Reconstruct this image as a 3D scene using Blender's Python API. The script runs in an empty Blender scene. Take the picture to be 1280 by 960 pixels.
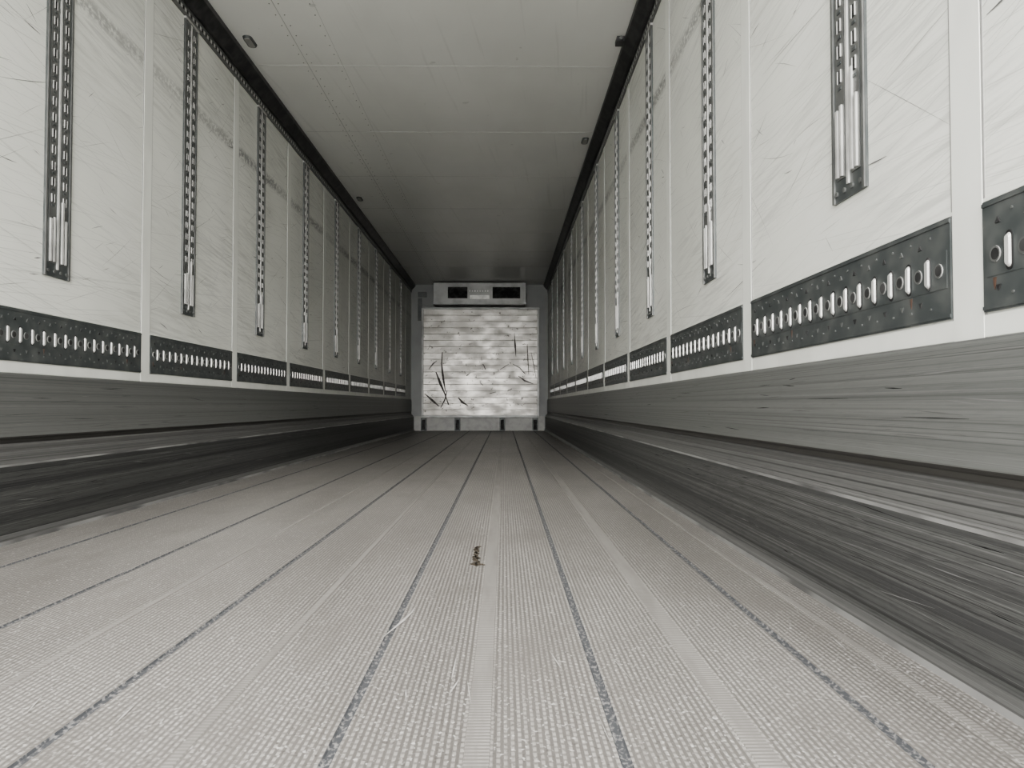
import bpy, bmesh, math, random
from mathutils import Vector, Matrix
random.seed(7)
S = bpy.context.scene
COL = S.collection
XL, XR = -1.67, 0.79
Y0, Y1 = 0.42, 13.8
ZC = 2.63
CAMZ = 0.45
PITCH = 1.18

# ---------------------------------------------------------------- node utils
class N:
    def __init__(s, name):
        s.m = bpy.data.materials.new(name); s.m.use_nodes = True
        s.t = s.m.node_tree; s.t.nodes.clear()
        s.out = s.t.nodes.new('ShaderNodeOutputMaterial')
        s.b = s.t.nodes.new('ShaderNodeBsdfPrincipled')
        s.t.links.new(s.b.outputs[0], s.out.inputs[0])
        s.tc = s.t.nodes.new('ShaderNodeTexCoord')
        s.xyz = s.t.nodes.new('ShaderNodeSeparateXYZ')
        s.t.links.new(s.tc.outputs['Object'], s.xyz.inputs[0])
    def L(s, a, b): s.t.links.new(a, b)
    def put(s, v, sock):
        if isinstance(v, (int, float)): sock.default_value = v
        elif isinstance(v, (tuple, list)):
            sock.default_value = tuple(v) + ((1,) if len(v) == 3 and len(sock.default_value) == 4 else ())
        else: s.L(v, sock)
    def math(s, op, a, b=0.0, c=0.0, clamp=False):
        n = s.t.nodes.new('ShaderNodeMath'); n.operation = op; n.use_clamp = clamp
        s.put(a, n.inputs[0]); s.put(b, n.inputs[1]); s.put(c, n.inputs[2])
        return n.outputs[0]
    def noise(s, scale, rot=(0, 0, 0), loc=(0, 0, 0), detail=3, rough=0.6, dist=0.0):
        r = s.t.nodes.new('ShaderNodeMapping'); r.inputs['Rotation'].default_value = rot
        s.L(s.tc.outputs['Object'], r.inputs[0])
        mp = s.t.nodes.new('ShaderNodeMapping'); mp.inputs['Scale'].default_value = scale
        mp.inputs['Location'].default_value = loc
        s.L(r.outputs[0], mp.inputs[0])
        n = s.t.nodes.new('ShaderNodeTexNoise'); n.inputs['Scale'].default_value = 1
        n.inputs['Detail'].default_value = detail; n.inputs['Roughness'].default_value = rough
        n.inputs['Distortion'].default_value = dist
        s.L(mp.outputs[0], n.inputs['Vector'])
        return n.outputs['Fac']
    def ramp(s, v, lo, hi, a=0.0, b=1.0):
        n = s.t.nodes.new('ShaderNodeMapRange'); n.interpolation_type = 'SMOOTHSTEP'
        s.put(v, n.inputs['Value']); n.inputs['From Min'].default_value = lo; n.inputs['From Max'].default_value = hi
        n.inputs['To Min'].default_value = a; n.inputs['To Max'].default_value = b
        return n.outputs[0]
    def mix(s, f, a, b):
        n = s.t.nodes.new('ShaderNodeMix'); n.data_type = 'RGBA'
        s.put(f, n.inputs[0]); s.put(a, n.inputs[6]); s.put(b, n.inputs[7])
        return n.outputs[2]
    def bump(s, h, strength=0.3, dist=0.01):
        n = s.t.nodes.new('ShaderNodeBump'); n.inputs['Strength'].default_value = strength
        n.inputs['Distance'].default_value = dist; s.L(h, n.inputs['Height'])
        s.L(n.outputs[0], s.b.inputs['Normal'])
    def set(s, color=None, rough=None, metal=None, spec=None):
        if color is not None: s.put(color, s.b.inputs['Base Color'])
        if rough is not None: s.put(rough, s.b.inputs['Roughness'])
        if metal is not None: s.put(metal, s.b.inputs['Metallic'])
        if spec is not None: s.put(spec, s.b.inputs['Specular IOR Level'])
        return s.m

def wall_mat(name, seed):
    n = N(name)
    base = n.mix(n.ramp(n.noise((1, .8, .8), loc=(seed, 0, 0)), .3, .7), (.635, .645, .600), (.735, .742, .695))
    for i, (rot, sy, sz, lo, hi, amt) in enumerate([
            (.22, .6, 190, .62, .69, .28), (-.10, .5, 210, .62, .69, .30), (.04, .35, 140, .60, .70, .24)]):
        f = n.ramp(n.noise((1, sy, sz), rot=(rot, 0, 0), loc=(seed * 3 + i, i * 7, i * 13), detail=2), lo, hi, 0, amt)
        base = n.mix(f, base, (.24, .25, .24))
    mask = n.ramp(n.noise((1, .9, 1.6), loc=(seed + 9, 3, 1), detail=2), .42, .66)
    f = n.math('MULTIPLY', mask, n.ramp(n.noise((1, 3.5, 60), rot=(.08, 0, 0), loc=(seed, 5, 5)), .40, .70, 0, .55))
    base = n.mix(f, base, (.38, .383, .36))
    z = n.xyz.outputs[2]
    d = n.math('ABSOLUTE', n.math('SUBTRACT', z, 2.05))
    band = n.math('MULTIPLY', n.ramp(d, .01, .055, 1, 0), n.ramp(n.noise((1, 40, 55), loc=(seed, 1, 1)), .34, .58))
    band = n.math('MULTIPLY', band, n.ramp(n.noise((1, .9, .1), loc=(seed, 4, 1), detail=1), .35, .6, .4, .9))
    base = n.mix(band, base, (.18, .18, .18))
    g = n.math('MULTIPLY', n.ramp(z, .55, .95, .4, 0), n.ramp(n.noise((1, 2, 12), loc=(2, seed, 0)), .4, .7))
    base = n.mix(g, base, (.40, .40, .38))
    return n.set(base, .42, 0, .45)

def flat(name, col, rough=.5, metal=0., var=.15, scale=(12, 12, 12), dirt=(.15, .15, .15)):
    n = N(name)
    f = n.ramp(n.noise(scale, detail=2), .35, .75, 0, var * 2)
    return n.set(n.mix(f, col, dirt), rough, metal)

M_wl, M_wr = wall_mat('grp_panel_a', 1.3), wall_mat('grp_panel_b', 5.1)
M_strip = flat('joint_strip_white', (.71, .72, .675), .42, var=.12, scale=(3, 6, 3), dirt=(.4, .4, .38))
M_line = flat('joint_edge_sealant', (.27, .27, .26), .7)  # thin dark lines along both edges of each joint strip
M_cline = flat('ceiling_seam_sealant', (.56, .56, .54), .7)
M_dark = flat('dark_grey_plate', (.060, .068, .068), .42, .15, var=.3, scale=(10, 14, 14), dirt=(.13, .135, .13))
M_black = flat('black_rubber', (.020, .020, .021), .4)
M_hole = flat('hole_black', (.010, .010, .010), .8)
M_alu = flat('bright_aluminium', (.60, .60, .58), .4, .3, var=.2)
M_mid = flat('galvanised_strip', (.16, .165, .16), .42, .4, var=.25, dirt=(.08, .08, .08))
M_lamp = flat('lamp_lens', (.30, .30, .28), .3)
M_rust = flat('rust', (.075, .040, .026), .9)
M_debris = flat('dried_mud', (.05, .038, .022), .95, scale=(80, 80, 80))
M_scr1 = flat('scratch_dark', (.13, .13, .125), .7)
M_scr2 = flat('scratch_grey', (.36, .36, .34), .7)
M_scr3 = flat('scratch_pale', (.50, .49, .47), .5)
M_scr4 = flat('scratch_on_grey', (.19, .19, .185), .6)

# ceiling
n = N('ceiling_panel')
base = n.mix(n.ramp(n.noise((1.2, .6, 1)), .3, .7), (.78, .785, .755), (.85, .855, .825))
f = n.ramp(n.noise((30, .8, 1), rot=(0, 0, .1), detail=2), .6, .75, 0, .14)
base = n.mix(f, base, (.4, .4, .38))
f = n.ramp(n.noise((9, 9, 1), detail=2), .73, .76, 0, .3)
base = n.mix(f, base, (.33, .33, .31))
M_ceil = n.set(base, .30, 0, .5)

# kick plates
def kick(name, c1, c2, seed, metal=.1, dk=.7, lt=.5, ltc=.25, blotch=.3):
    n = N(name)
    base = n.mix(n.ramp(n.noise((1, .04, 24), loc=(seed, 0, 0), detail=3, rough=.65), .35, .65), c1, c2)
    f = n.ramp(n.noise((1, .08, 320), loc=(seed, 4, 0), detail=2), .50, .68, 0, dk)
    base = n.mix(f, base, tuple(c * .3 for c in c1))
    f = n.ramp(n.noise((1, .3, 460), rot=(-.003, 0, 0), loc=(seed, 9, 3), detail=2), .56, .70, 0, lt)
    base = n.mix(f, base, (ltc, ltc, ltc * .97))
    f = n.ramp(n.noise((1, 12, 260), rot=(.03, 0, 0), loc=(seed, 2, 3), detail=3), .50, .72, 0, blotch)
    base = n.mix(f, base, tuple(c * .5 for c in c1))
    return n.set(base, .45, metal, .5)
KM = {}
for sd, g, rail_lit, s0 in (('left', 1.0, 1.0, 2), ('right', 1.1, 1.35, 33)):  # right side painted brighter: uneven side lighting put into the kick colours
    q = lambda t, k: tuple(v * k for v in t)
    KM[sd] = [kick('kick_plate_scratched_' + sd, q((.116, .120, .115), g), q((.150, .154, .147), g), s0, dk=.5, lt=.3, blotch=.2),
              kick('kick_rail_worn_' + sd, q((.042, .043, .043), rail_lit), q((.080, .082, .079), rail_lit), s0 + 6, dk=.7, lt=.5, ltc=.19 * rail_lit ** .5, blotch=.5),
              kick('kick_ledge_' + sd, q((.075, .075, .073), g), q((.115, .115, .111), g), s0 + 11, dk=.75, lt=.4, ltc=.24),
              kick('kick_groove_dark_' + sd, (.040, .039, .036), (.066, .063, .058), s0 + 15)]  # last entry: darker tone for the recessed groove faces
M_kedge = flat('kick_edge_pale', (.34, .34, .33), .4, .3, var=.45, scale=(1, 3, 1), dirt=(.08, .08, .08))  # paler tone for the top, rail and foot edges

# floor
n = N('ribbed_aluminium_floor')
x, y = n.xyz.outputs[0], n.xyz.outputs[1]
P_ = .0095
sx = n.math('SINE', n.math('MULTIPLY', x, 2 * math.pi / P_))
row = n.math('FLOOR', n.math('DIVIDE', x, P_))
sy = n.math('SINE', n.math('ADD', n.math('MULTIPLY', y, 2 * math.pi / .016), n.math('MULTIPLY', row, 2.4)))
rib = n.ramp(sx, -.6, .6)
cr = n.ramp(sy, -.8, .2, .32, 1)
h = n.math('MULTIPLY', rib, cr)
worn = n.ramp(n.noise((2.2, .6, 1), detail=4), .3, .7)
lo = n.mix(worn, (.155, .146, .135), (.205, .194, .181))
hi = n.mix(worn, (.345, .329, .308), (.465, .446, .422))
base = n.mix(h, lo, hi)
f = n.ramp(n.noise((40, .6, 1), loc=(5, 0, 0), detail=3), .46, .75, 0, .5)
base = n.mix(f, base, (.22, .207, .192))
f = n.ramp(n.noise((130, 90, 1), detail=1), .62, .73, 0, .75)
base = n.mix(f, base, (.68, .667, .645))
f = n.ramp(n.noise((110, 110, 1), loc=(3, 9, 0), detail=1), .62, .73, 0, .65)
base = n.mix(f, base, (.10, .092, .085))
f = n.ramp(n.noise((4, 2.5, 1), loc=(7, 3, 0), detail=4, rough=.7), .48, .70, 0, .5)
base = n.mix(f, base, (.20, .187, .172))
n.bump(h, .3, .0015)
M_floor = n.set(base, .42, .15, .9)
n = N('floor_smooth_strip')
yy = n.math('SINE', n.math('MULTIPLY', n.xyz.outputs[1], 2 * math.pi / .010))
base = n.mix(n.ramp(yy, -.4, .4), (.225, .215, .20), (.36, .345, .325))
f = n.ramp(n.noise((30, 3, 1), detail=3), .40, .68, 0, .7)
M_fstrip = n.set(n.mix(f, base, (.23, .218, .204)), .45, .12)
n = N('floor_seam_grime')
f = n.ramp(n.noise((150, 80, 1), detail=2), .48, .64)
M_fseam = n.set(n.mix(f, (.075, .078, .084), (.26, .256, .25)), .6)

# bulkhead aluminium
n = N('bulkhead_aluminium')
base = n.mix(n.ramp(n.noise((3.5, 1, 3.5), detail=4), .3, .7), (.255, .248, .232), (.36, .352, .332))
f = n.ramp(n.noise((1.2, 1, 80), detail=2), .5, .7, 0, .25)
base = n.mix(f, base, (.17, .165, .155))
f = n.ramp(n.noise((14, 1, 14), loc=(3, 2, 8), detail=3), .64, .69, 0, .8)
base = n.mix(f, base, (.05, .047, .043))
n.bump(n.noise((7, 1, 9), detail=3), .35, .008)
M_bulk = n.set(base, n.ramp(n.noise((4, 1, 8)), .3, .7, .30, .46), .6)
M_bline = flat('slat_joint', (.19, .185, .175), .5, .5)
M_back = flat('front_wall_panel', (.30, .31, .305), .5, var=.15, scale=(3, 3, 3), dirt=(.16, .16, .16))
M_unit = flat('evaporator_casing', (.28, .285, .278), .4, .3, var=.25, scale=(5, 5, 5), dirt=(.11, .11, .11))
M_bb = flat('back_kerb', (.36, .36, .345), .5, .2, var=.2, dirt=(.2, .2, .2))
M_scuff = flat('black_scuff', (.035, .032, .03), .6, .1, var=.25, scale=(30, 30, 30), dirt=(.15, .14, .13))

# ---------------------------------------------------------------- mesh utils
class MB:
    def __init__(s, mats): s.bm = bmesh.new(); s.mats = mats
    def box(s, a, b, mi=0):
        x0, y0, z0 = [min(p, q) for p, q in zip(a, b)]; x1, y1, z1 = [max(p, q) for p, q in zip(a, b)]
        v = [s.bm.verts.new(c) for c in ((x0,y0,z0),(x1,y0,z0),(x1,y1,z0),(x0,y1,z0),(x0,y0,z1),(x1,y0,z1),(x1,y1,z1),(x0,y1,z1))]
        for f in ((3,2,1,0),(4,5,6,7),(0,1,5,4),(1,2,6,5),(2,3,7,6),(3,0,4,7)):
            s.bm.faces.new([v[i] for i in f]).material_index = mi
    def prism(s, pts, o, u, v, w, d, mi=0, rim=None, taper=1.0):
        o, u, v, w = map(Vector, (o, u, v, w))
        A = [s.bm.verts.new(o + u * a + v * b) for a, b in pts]
        B = [s.bm.verts.new(o + u * a * taper + v * b * taper + w * d) for a, b in pts]
        s.bm.faces.new(B).material_index = mi
        s.bm.faces.new(A[::-1]).material_index = mi
        k = len(pts)
        for i in range(k):
            s.bm.faces.new((A[i], A[(i+1)%k], B[(i+1)%k], B[i])).material_index = mi if rim is None else rim
    def sweep(s, prof, y0, y1, mids, close=True):
        A = [s.bm.verts.new((p[0], y0, p[1])) for p in prof]
        B = [s.bm.verts.new((p[0], y1, p[1])) for p in prof]
        k = len(prof)
        for i in range(k if close else k - 1):
            s.bm.faces.new((A[i], A[(i+1)%k], B[(i+1)%k], B[i])).material_index = mids[i] if i < len(mids) else mids[-1]
        if close:
            s.bm.faces.new(A); s.bm.faces.new(B[::-1])
    def make(s, name, parent=None, bevel=0, loc=(0, 0, 0), rot=None, recalc=True):
        if recalc: bmesh.ops.recalc_face_normals(s.bm, faces=s.bm.faces)
        me = bpy.data.meshes.new(name); s.bm.to_mesh(me); s.bm.free()
        for m in s.mats: me.materials.append(m)
        ob = bpy.data.objects.new(name, me); COL.objects.link(ob)
        ob.location = loc
        if rot: ob.rotation_euler = rot
        if parent: ob.parent = parent
        if bevel:
            b = ob.modifiers.new('bevel', 'BEVEL'); b.width = bevel; b.segments = 2; b.limit_method = 'ANGLE'
        return ob
def pill(w, h, k=8):
    r = w / 2; pts = []
    for i in range(k + 1): a = math.pi * i / k; pts.append((r * math.cos(a), h / 2 - r + r * math.sin(a)))
    for i in range(k + 1): a = math.pi + math.pi * i / k; pts.append((r * math.cos(a), -h / 2 + r + r * math.sin(a)))
    return pts
def circ(r, k=14): return [(r * math.cos(2*math.pi*i/k), r * math.sin(2*math.pi*i/k)) for i in range(k)]
def rect(w, h): return [(-w/2,-h/2),(w/2,-h/2),(w/2,h/2),(-w/2,h/2)]

# ---------------------------------------------------------------- shell
b = MB([M_wl]); b.box((XL - .06, Y0, -.05), (XL, Y1, ZC + .05)); wall_left = b.make('wall_left')
b = MB([M_wr]); b.box((XR, Y0, -.05), (XR + .06, Y1, ZC + .05)); wall_right = b.make('wall_right')
b = MB([M_ceil]); b.box((XL, Y0, ZC), (XR, Y1, ZC + .08)); ceiling = b.make('ceiling')
b = MB([M_back]); b.box((XL - .06, Y1, -.1), (XR + .06, Y1 + .1, ZC + .08)); wall_back = b.make('wall_back')

# ceiling seams
b = MB([M_cline, M_mid])
for k in range(-4, 8):
    yy = 4.88 + 1.19 * k
    if Y0 < yy < Y1: b.box((XL + .1, yy - .0015, ZC - .001), (XR - .08, yy + .0015, ZC))
b.box((-1.254, Y0, ZC - .0015), (-1.250, Y1, ZC))
b.box((-1.034, Y0, ZC - .001), (-1.032, Y1, ZC), 0)
yy = Y0 + .1
while yy < Y1 - .3:
    for xx in (-1.275, -1.225, -1.055):
        b.prism(circ(.0035, 8), (xx, yy, ZC), (1,0,0), (0,1,0), (0,0,-1), .002, 1)
    yy += .12
b.make('ceiling_seams', ceiling)

# floor
seams = [-1.40, -1.02, -.61, -.225, .155, .53]
strips = [-.80, -.42, -.035, .335, .66]
prof = [(XL + .03, 0)]; mids = []
ev = sorted([(s_, 'm') for s_ in seams] + [(s_, 't') for s_ in strips])
for cx, k in ev:
    if k == 'm':
        prof += [(cx - .0075, 0), (cx - .0055, -.003), (cx + .0055, -.003), (cx + .0075, 0)]; mids += [0, 1, 1, 1]
    else:
        hw = .016 if cx > -.1 and cx < .5 else .007
        prof += [(cx - hw - .001, 0), (cx - hw, .0012), (cx + hw, .0012), (cx + hw + .001, 0)]; mids += [0, 2, 2, 2]
prof += [(XR - .03, 0), (XR - .03, -.05), (XL + .03, -.05)]; mids += [0, 0, 0, 0]
b = MB([M_floor, M_fseam, M_fstrip]); b.sweep(prof, Y0, Y1, mids); floor = b.make('floor')
# pale scrapes on the floor
b = MB([M_scr3, M_scr2])
def fl_rib(pts, w, mi=0):
    vs = []
    for i, (px, py) in enumerate(pts):
        q = w * (.5 + random.random()) * (.3 if i in (0, len(pts)-1) else 1)
        vs.append((b.bm.verts.new((px - q, py, .0018)), b.bm.verts.new((px + q, py, .0018))))
    for a, c in zip(vs, vs[1:]): b.bm.faces.new((a[0], a[1], c[1], c[0])).material_index = mi
fl_rib([(-.235, 1.50), (-.222, 1.56), (-.21, 1.62), (-.20, 1.68), (-.198, 1.72)], .003)
for _ in range(90):
    x = random.uniform(-1.5, .7); y = random.uniform(.9, 5); l = random.uniform(.02, .12); d = random.uniform(-.02, .02)
    fl_rib([(x, y), (x + d * .5, y + l * .5), (x + d, y + l)], random.uniform(.0005, .0015), random.choice((0, 0, 1)))
b.make('floor_scrapes', floor, recalc=False)

# wall scratches as hair-thin ribbons
def scratches(wall, w, sx, cnt, seed):
    rnd = random.Random(seed)
    b = MB([M_scr1, M_scr2])
    for _ in range(cnt):
        y = rnd.uniform(Y0 + .2, 11); z = rnd.uniform(.82, 2.45)
        l = rnd.choice((rnd.uniform(.02, .10), rnd.uniform(.05, .22), rnd.uniform(.2, .6)))
        a = rnd.gauss(-.12 if rnd.random() < .6 else .5, .25)
        wd = rnd.uniform(.0004, .0012) if l > .1 else rnd.uniform(.0006, .0024)
        mi = 0 if rnd.random() < .3 else 1
        k = 5; cur = rnd.uniform(-.12, .12) * l; vs = []
        for i in range(k):
            t = i / (k - 1) - .5
            py = y + math.cos(a) * l * t; pz = z + math.sin(a) * l * t + cur * (t * t - .25)
            if not (.80 < pz < 2.47): break
            q = wd * (1 - 1.6 * abs(t))
            vs.append((b.bm.verts.new((w + sx * .0006, py, pz - q)), b.bm.verts.new((w + sx * .0006, py, pz + q))))
        for p, c in zip(vs, vs[1:]):
            b.bm.faces.new((p[0], p[1], c[1], c[0])).material_index = mi
    b.make('scratches', wall, recalc=False)
scratches(wall_left, XL, 1, 850, 3); scratches(wall_right, XR, -1, 850, 4)

# kick plates
for side, sx, w in (('left', 1, XL), ('right', -1, XR)):
    P = [(0, .56), (.012, .56), (.014, .553), (.014, .345), (.006, .335), (.006, .322), (.012, .316), (.012, .296), (.030, .285), (.046, .262), (.050, .257),
         (.051, .250), (.051, .03), (.064, .012), (.066, .0), (0, .0)]
    mi = [4, 0, 0, 3, 3, 2, 2, 2, 2, 2, 4, 1, 2, 4, 1, 1]
    b = MB(KM[side] + [M_kedge])
    b.sweep([(w + sx * p, z) for p, z in P], Y0, Y1, mi)
    bb = b.make('baseboard_' + side)
    rnd = random.Random(20 + len(side)); b = MB([M_scr1, M_scr4, M_hole])
    for _ in range(300):
        y = rnd.uniform(Y0 + .3, 8); z = rnd.choice((rnd.uniform(.36, .54), rnd.uniform(.05, .24)))
        p = .0146 if z > .3 else .0516
        l = rnd.uniform(.02, .25); dz = rnd.gauss(0, .004) + (rnd.uniform(-.03, .03) if rnd.random() < .1 else 0)
        if z + dz > .55 or (z < .3 and (z + dz > .248 or z + dz < .04)): continue
        q = rnd.uniform(.0003, .0012)
        v = [b.bm.verts.new((w + sx * p, y + a * l, z + a * dz + e * q)) for a, e in ((0, -.2), (.5, -1), (1, -.2), (1, .2), (.5, 1), (0, .2))]
        b.bm.faces.new(v).material_index = rnd.choice((0, 1, 1, 2))
    b.make('scrapes', bb, recalc=False)

# cornices
for i, (sx, w) in enumerate(((1, XL), (-1, XR))):
    b = MB([M_black, M_mid, M_hole, M_alu])
    P = [(0, 2.555), (.012, 2.545), (.030, 2.548), (.076, 2.600), (.076, 2.63), (0, 2.63)]
    b.sweep([(w + sx * p, z) for p, z in P], Y0, Y1, [0])
    b.box((w, Y0, 2.485), (w + sx * .008, Y1, 2.545), 1)
    yy = Y0 + .05
    while yy < Y1 - .1:
        b.prism(rect(.022, .018), (w + sx * .008, yy, 2.515), (0,1,0), (0,0,1), (sx,0,0), .001, 3)
        b.prism(rect(.018, .018), (w + sx * .008, yy + .024, 2.515), (0,1,0), (0,0,1), (sx,0,0), .001, 2)
        yy += .05
    b.make('trim_%d' % (i + 1))

# ---------------------------------------------------------------- joints, tracks, anchor rails
def joints(side):
    start = 1.29 if side == 'right' else 1.222
    return [start + PITCH * k for k in range(0, 11)]
def tracks(side):
    start = 1.724 if side == 'right' else 1.675
    return [start + 1.189 * k for k in range(0, 10)]

for side, sx, w, wo in (('left', 1, XL, wall_left), ('right', -1, XR, wall_right)):
    b = MB([M_strip, M_line])
    for j in joints(side):
        b.box((w, j - .042, .60 - .04), (w + sx * .003, j + .042, 2.485), 0)
        for e in (-.045, .045):
            b.box((w, j + e - .0025, .56), (w + sx * .0015, j + e + .0025, 2.485), 1)
    b.box((w, Y0, .562), (w + sx * .0022, Y1, .598), 0)
    b.box((w, Y0, .784), (w + sx * .002, Y1, .79), 0)
    b.make('panel_joint_strips', wo)

def track_mesh():
    b = MB([M_dark, M_mid, M_hole, M_alu])
    H0, H1, W = .925, 2.485, .165
    b.box((0.0002, -W/2, H0), (.006, W/2, H1), 0)
    for e in (-1, 1):
        b.box((.006, e * (W/2 - .002), H0), (.010, e * (W/2 - .012), H1), 1)
    b.box((.006, -.005, H0 + .03), (.010, .005, H1), 3)
    for c in (-.037, .037):
        b.box((.006, c - .021, H0 + .05), (.008, c + .021, H1), 1)
        z = H0 + .29
        while z < H1 - .04:
            b.prism(rect(.013, .030), (.008, c, z), (0,1,0), (0,0,1), (1,0,0), .0008, 2)
            b.box((.008, c + .007, z - .015), (.0105, c + .0095, z + .015), 3)
            b.box((.008, c - .0095, z - .015), (.0105, c - .007, z + .015), 3)
            b.box((.008, c - .008, z - .031), (.0095, c + .008, z - .024), 0)
            z += .060
        b.box((.008, c - .017, H0 + .055), (.013, c - .006, H0 + .25 + c), 3)
        b.box((.008, c + .005, H0 + .055), (.013, c + .014, H0 + .22), 3)
        b.box((.008, c - .006, H0 + .055), (.0085, c + .005, H0 + .22), 2)
    for c in (-.06, -.02, .02, .06):
        b.prism(circ(.006, 8), (.006, c, H0 + .02), (0,1,0), (0,0,1), (1,0,0), .004, 1)
    b.box((0.0002, -W/2 - .004, H1 - .012), (.014, W/2 + .004, H1 - .002), 3)
    return b
def rail_mesh(length):
    b = MB([M_dark, M_mid, M_hole, M_alu, M_rust])
    z0, z1 = .602, .782
    b.box((0, -length/2, z0), (.005, length/2, z1), 0)
    for z in (z0 + .003, z1 - .009): b.box((.005, -length/2, z), (.007, length/2, z + .006), 0)
    b.box((.005, -length/2 + .01, .692 - .034), (.006, length/2 - .01, .692 + .034), 0)
    HP = .034
    k = int((length - .06) / HP); y0 = -k * HP / 2
    for i in range(k + 1):
        y = y0 + i * HP
        if i % 2:
            b.prism(pill(.016, .062), (.006, y, .692), (0,1,0), (0,0,1), (1,0,0), .0015, 2)
            b.prism(pill(.0115, .054), (.0075, y, .692), (0,1,0), (0,0,1), (1,0,0), .004, 3, taper=.85)
        else:
            b.prism(circ(.013), (.006, y, .692), (0,1,0), (0,0,1), (1,0,0), .002, 1, rim=3)
            b.prism(circ(.0095), (.008, y + .001, .692), (0,1,0), (0,0,1), (1,0,0), .0006, 2)
    i = 0; y = -length/2 + .04
    while y < length/2 - .03:
        for s_, zc in ((1, .745), (-1, .638)):
            b.prism([(-.006, -.004 * s_), (.006, -.004 * s_), (0, .006 * s_)], (.005, y, zc), (0,1,0), (0,0,1), (1,0,0), .002, 1 if i % 2 else 2)
            b.prism(circ(.0025, 8), (.005, y + .034, zc + s_ * .012), (0,1,0), (0,0,1), (1,0,0), .002, 1)
        y += .068; i += 1
    for y in (-length/2 + .03, length/2 - .13, -.2):
        b.prism([(-.004, 0), (.004, 0), (.002, -.014), (0, -.02), (-.003, -.012)], (.0052, y, .655), (0,1,0), (0,0,1), (1,0,0), .0008, 4)
    return b
tm = None; rm = None
for side, sx, w in (('left', 1, XL), ('right', -1, XR)):
    rot = (0, 0, 0 if sx == 1 else math.pi)
    for y in tracks(side):
        if tm is None:
            ob = track_mesh().make('load_securing_track', loc=(w, y, 0), rot=rot); tm = ob.data
        else:
            ob = bpy.data.objects.new('load_securing_track', tm); COL.objects.link(ob)
            ob.location = (w, y, 0); ob.rotation_euler = rot
    js = joints(side)
    for a, c in zip([js[0] - PITCH] + js[:-1], js):
        y = (a + c) / 2
        if rm is None:
            ob = rail_mesh(PITCH - .092).make('slotted_anchor_rail', loc=(w, y, 0), rot=rot); rm = ob.data
        else:
            ob = bpy.data.objects.new('slotted_anchor_rail', rm); COL.objects.link(ob)
            ob.location = (w, y, 0); ob.rotation_euler = rot
# ---------------------------------------------------------------- ceiling marker lamps
def lamp(x, y, k=0):
    b = MB([M_dark, M_lamp])
    b.prism(pill(.055, .15), (0, 0, 0), (1,0,0), (0,1,0), (0,0,-1), .012, 0, taper=.9)
    b.prism(pill(.036, .125), (0, 0, -.012), (1,0,0), (0,1,0), (0,0,-1), .004, 1, taper=.9)
    b.make('ceiling_marker_lamp', loc=(x, y, ZC))
for x, y in ((-1.52, 4.55), (-1.52, 8.05), (.665, 6.25)): lamp(x, y)
b = MB([M_black, M_mid])
b.box((-.025, -.04, -.03), (.025, .04, 0), 0); b.prism(circ(.012), (0, -.04, -.018), (1,0,0), (0,0,1), (0,-1,0), .015, 1)
b.make('cornice_bracket', loc=(.69, 4.5, ZC), bevel=.004)

# ---------------------------------------------------------------- front wall: bulkhead + evaporator
def w2x(px): return (px - 630) * 13.7 / 960
def w2z(py): return CAMZ + (507 - py) * 13.7 / 960
YB = Y1 - .10
root = bpy.data.objects.new('air_return_bulkhead', None); COL.objects.link(root)
bx0, bx1, bz0, bz1 = w2x(528), w2x(673), w2z(520), w2z(386)
b = MB([M_bulk, M_bline, M_hole])
ns = 17; hs = (bz1 - bz0) / ns
for i in range(ns):
    z0 = bz0 + i * hs
    pr = [(z0, -.001), (z0 + .0035, .003), (z0 + hs - .0035, .003), (z0 + hs, -.001)]
    A = [b.bm.verts.new((bx0, YB - d, z)) for z, d in pr]; B = [b.bm.verts.new((bx1, YB - d, z)) for z, d in pr]
    for q in range(3): b.bm.faces.new((A[q], A[q+1], B[q+1], B[q])).material_index = 0 if q == 1 else 1
b.box((bx0, YB + .004, bz0), (bx1, YB + .06, bz1), 0)
slats = b.make('slats', root)
b = MB([M_unit])
for x in (bx0, bx1): b.box((x - .02, YB - .012, bz0 - .02), (x + .02, YB + .06, bz1 + .02))
b.box((bx0, YB - .014, bz1 - .01), (bx1, YB + .05, bz1 + .03)); b.box((bx0, YB - .012, bz0 - .03), (bx1, YB + .05, bz0 + .015))
b.make('frame', root, bevel=.004)
b = MB([M_dark, M_hole])
for px in (530, 572, 628, 669):
    x = w2x(px)
    b.box((x - .05, YB - .03, .0), (x + .05, YB + .05, .23), 0); b.box((x - .03, YB - .032, .02), (x + .03, YB - .03, .2), 1)
b.make('feet', root, bevel=.005)
b = MB([M_scuff])
def ribbon(pts, wd):
    P = [Vector((w2x(x), YB - .0045, w2z(y))) for x, y in pts]
    vs = []
    for i, p in enumerate(P):
        d = (P[min(i+1, len(P)-1)] - P[max(i-1, 0)]).normalized(); nn = Vector((d.z, 0, -d.x))
        q = wd * .85 * (.6 + .8 * random.random()) * (0.4 if i in (0, len(P)-1) else 1)
        vs.append((b.bm.verts.new(p + nn * q), b.bm.verts.new(p - nn * q)))
    for a, c in zip(vs, vs[1:]): b.bm.faces.new((a[0], a[1], c[1], c[0]))
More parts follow.
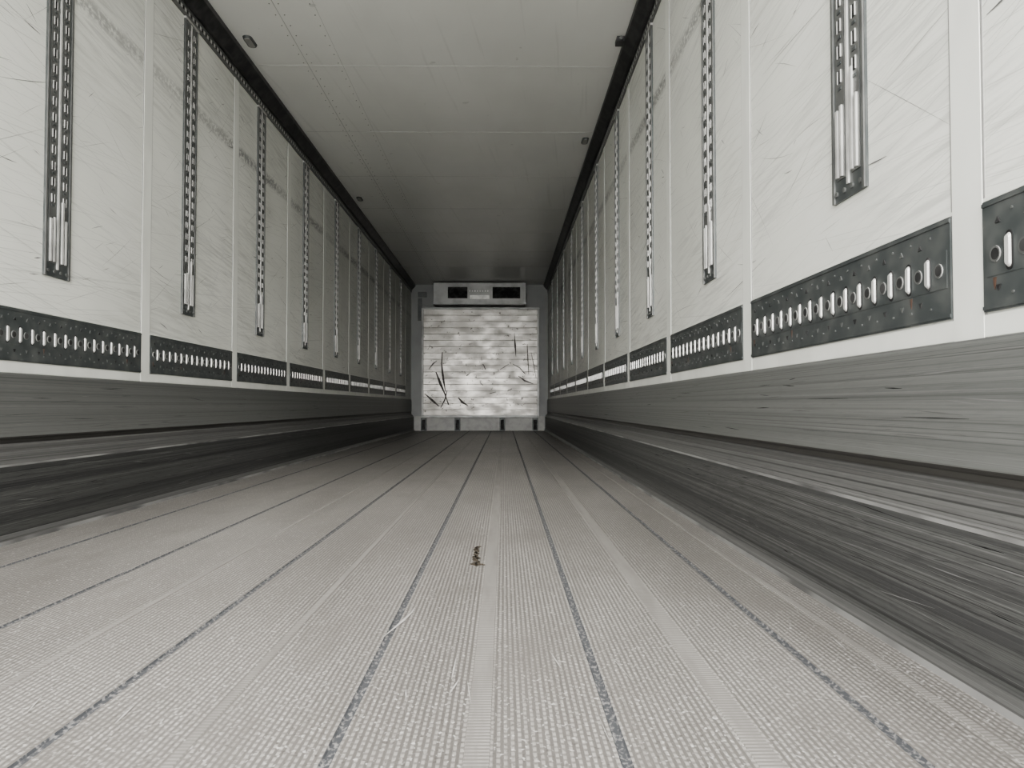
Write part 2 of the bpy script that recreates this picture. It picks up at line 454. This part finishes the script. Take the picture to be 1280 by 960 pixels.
for pts, wd in [([(553,440),(552,455),(554,472),(557,490)], .018), ([(545,465),(550,478),(556,492),(561,506)], .02),
                ([(531,492),(540,500),(549,508)], .022), ([(536,462),(541,455),(546,451)], .012), ([(559,488),(556,500),(551,510)], .02),
                ([(643,416),(644,432),(645,446)], .014), ([(659,430),(660,450),(661,468)], .016), ([(641,455),(650,460),(657,468)], .012),
                ([(648,470),(656,476),(667,480)], .018), ([(664,440),(667,455),(670,472)], .010), ([(573,497),(578,503),(585,507)], .025),
                ([(625,462),(630,459),(636,455)], .012), ([(583,470),(588,466)], .02), ([(604,455),(607,462)], .02),
                ([(600,478),(604,482)], .02), ([(536,432),(541,434)], .02), ([(612,492),(620,490)], .015), ([(634,489),(640,486)], .02)]:
    ribbon(pts, wd)
for _ in range(45):
    x = random.uniform(532, 669); y = random.uniform(392, 515)
    ribbon([(x, y), (x + random.uniform(-3, 3), y + random.uniform(-3, 3))], random.uniform(.006, .016))
b.make('scuff_marks', root, recalc=False)

root = bpy.data.objects.new('refrigeration_evaporator', None); COL.objects.link(root)
ux0, ux1, uz0, uz1 = w2x(543), w2x(657), w2z(384), ZC - .02
yu = Y1 - .35
b = MB([M_unit, M_hole, M_alu, M_dark])
b.box((ux0, yu, uz0 + .02), (ux1, Y1, uz1), 0)
b.box((ux0 - .01, yu - .012, uz0 + .02), (ux1 + .01, yu, uz0 + .05), 0)
for a, c in ((561, 585), (616, 650)):
    xa, xc = w2x(a), w2x(c)
    b.box((xa, yu - .004, w2z(375)), (xc, yu, w2z(361)), 1)
    for q in range(4):
        z = w2z(375) + (q + .5) * (w2z(361) - w2z(375)) / 4
        b.box((xa, yu - .012, z), (xc, yu - .004, z + .006), 1)
for q in range(8):
    x = w2x(588) + q * .045
    b.prism(circ(.012), (x, yu, w2z(366)), (1,0,0), (0,0,1), (0,-1,0), .006, 2)
b.box((w2x(588), yu - .006, w2z(376)), (w2x(612), yu, w2z(371)), 2)
b.make('casing', root, bevel=.004)

b = MB([M_dark, M_alu])
x = w2x(524)
b.box((x - .035, Y1 - .03, w2z(400)), (x + .035, Y1, w2z(372)), 0); b.box((x - .015, Y1 - .036, w2z(398)), (x + .015, Y1 - .03, w2z(376)), 0)
b.box((x - .03, Y1 - .05, w2z(370)), (x + .12, Y1, w2z(364)), 0)
b.make('air_duct_sensor')
b = MB([M_bb]); b.box((XL + .07, Y1 - .03, 0), (XR - .07, Y1, .26)); b.make('baseboard_back')

# ---------------------------------------------------------------- debris
b = MB([M_debris])
path = [(-.084, 2.18), (-.078, 2.22), (-.084, 2.27), (-.088, 2.32), (-.081, 2.37), (-.087, 2.42), (-.078, 2.47)]
for (x0, y0), (x1, y1) in zip(path, path[1:]):
    for q in range(6):
        t = q / 6; r = .003 + .005 * random.random()
        c = (x0 + (x1 - x0) * t + random.uniform(-.006, .006), y0 + (y1 - y0) * t, 0.0012)
        pts = [(r * random.uniform(.5, 1.4) * math.cos(a), 2.6 * r * random.uniform(.5, 1.4) * math.sin(a)) for a in [2*math.pi*i/9 for i in range(9)]]
        b.prism(pts, c, (1,0,0), (0,1,0), (0,0,1), .0006, 0, taper=.8)
for q in range(5):
    b.prism(circ(.006, 7), (-.082 + .006 * q, 2.18 + .01 * (q % 2), .0012), (1,0,0), (0,1,0), (0,0,1), .0008, 0, taper=.6)
b.make('mud_stain')

# ---------------------------------------------------------------- yard outside
n = N('concrete_yard')
M_yard = n.set(n.mix(n.noise((4, 4, 4)), (.56, .56, .54), (.66, .66, .64)), .9)
b = MB([M_yard]); b.box((-30, -40, -1.3), (30, 40, -1.2)); b.make('ground')

# ---------------------------------------------------------------- light
W = bpy.data.worlds.new('overcast_sky'); S.world = W; W.use_nodes = True
t = W.node_tree; bg = t.nodes['Background']
bg.inputs[0].default_value = (1.0, .99, .985, 1); bg.inputs[1].default_value = 3.8
fill = bpy.data.lights.new('sky_glow_fill', 'SUN'); fill.energy = 11.0; fill.angle = math.radians(56); fill.color = (1, .98, .95)  # added broad lamp, stands in for sky glow to brighten the far end
so = bpy.data.objects.new('sky_glow_fill', fill); COL.objects.link(so)
so.rotation_euler = Vector((.0, 1, -.19)).to_track_quat('-Z', 'Y').to_euler(); so.location = (0, -10, 6)
pl = bpy.data.lights.new('door_portal', 'AREA'); pl.shape = 'RECTANGLE'; pl.size = XR - XL; pl.size_y = ZC
pl.cycles.is_portal = True
po = bpy.data.objects.new('door_portal', pl); COL.objects.link(po)
po.location = ((XL + XR) / 2, Y0 - .02, ZC / 2); po.rotation_euler = (math.radians(90), 0, 0)

cam = bpy.data.cameras.new('camera'); cam.lens = 27.0; cam.sensor_width = 36; cam.clip_start = .02
co = bpy.data.objects.new('camera', cam); COL.objects.link(co); S.camera = co
co.location = (0, 0, CAMZ)
co.rotation_euler = (math.radians(90 + 1.61), 0, math.radians(-.6))
S.view_settings.view_transform = 'AgX'
S.view_settings.look = 'AgX - Medium High Contrast'
S.view_settings.exposure = .08
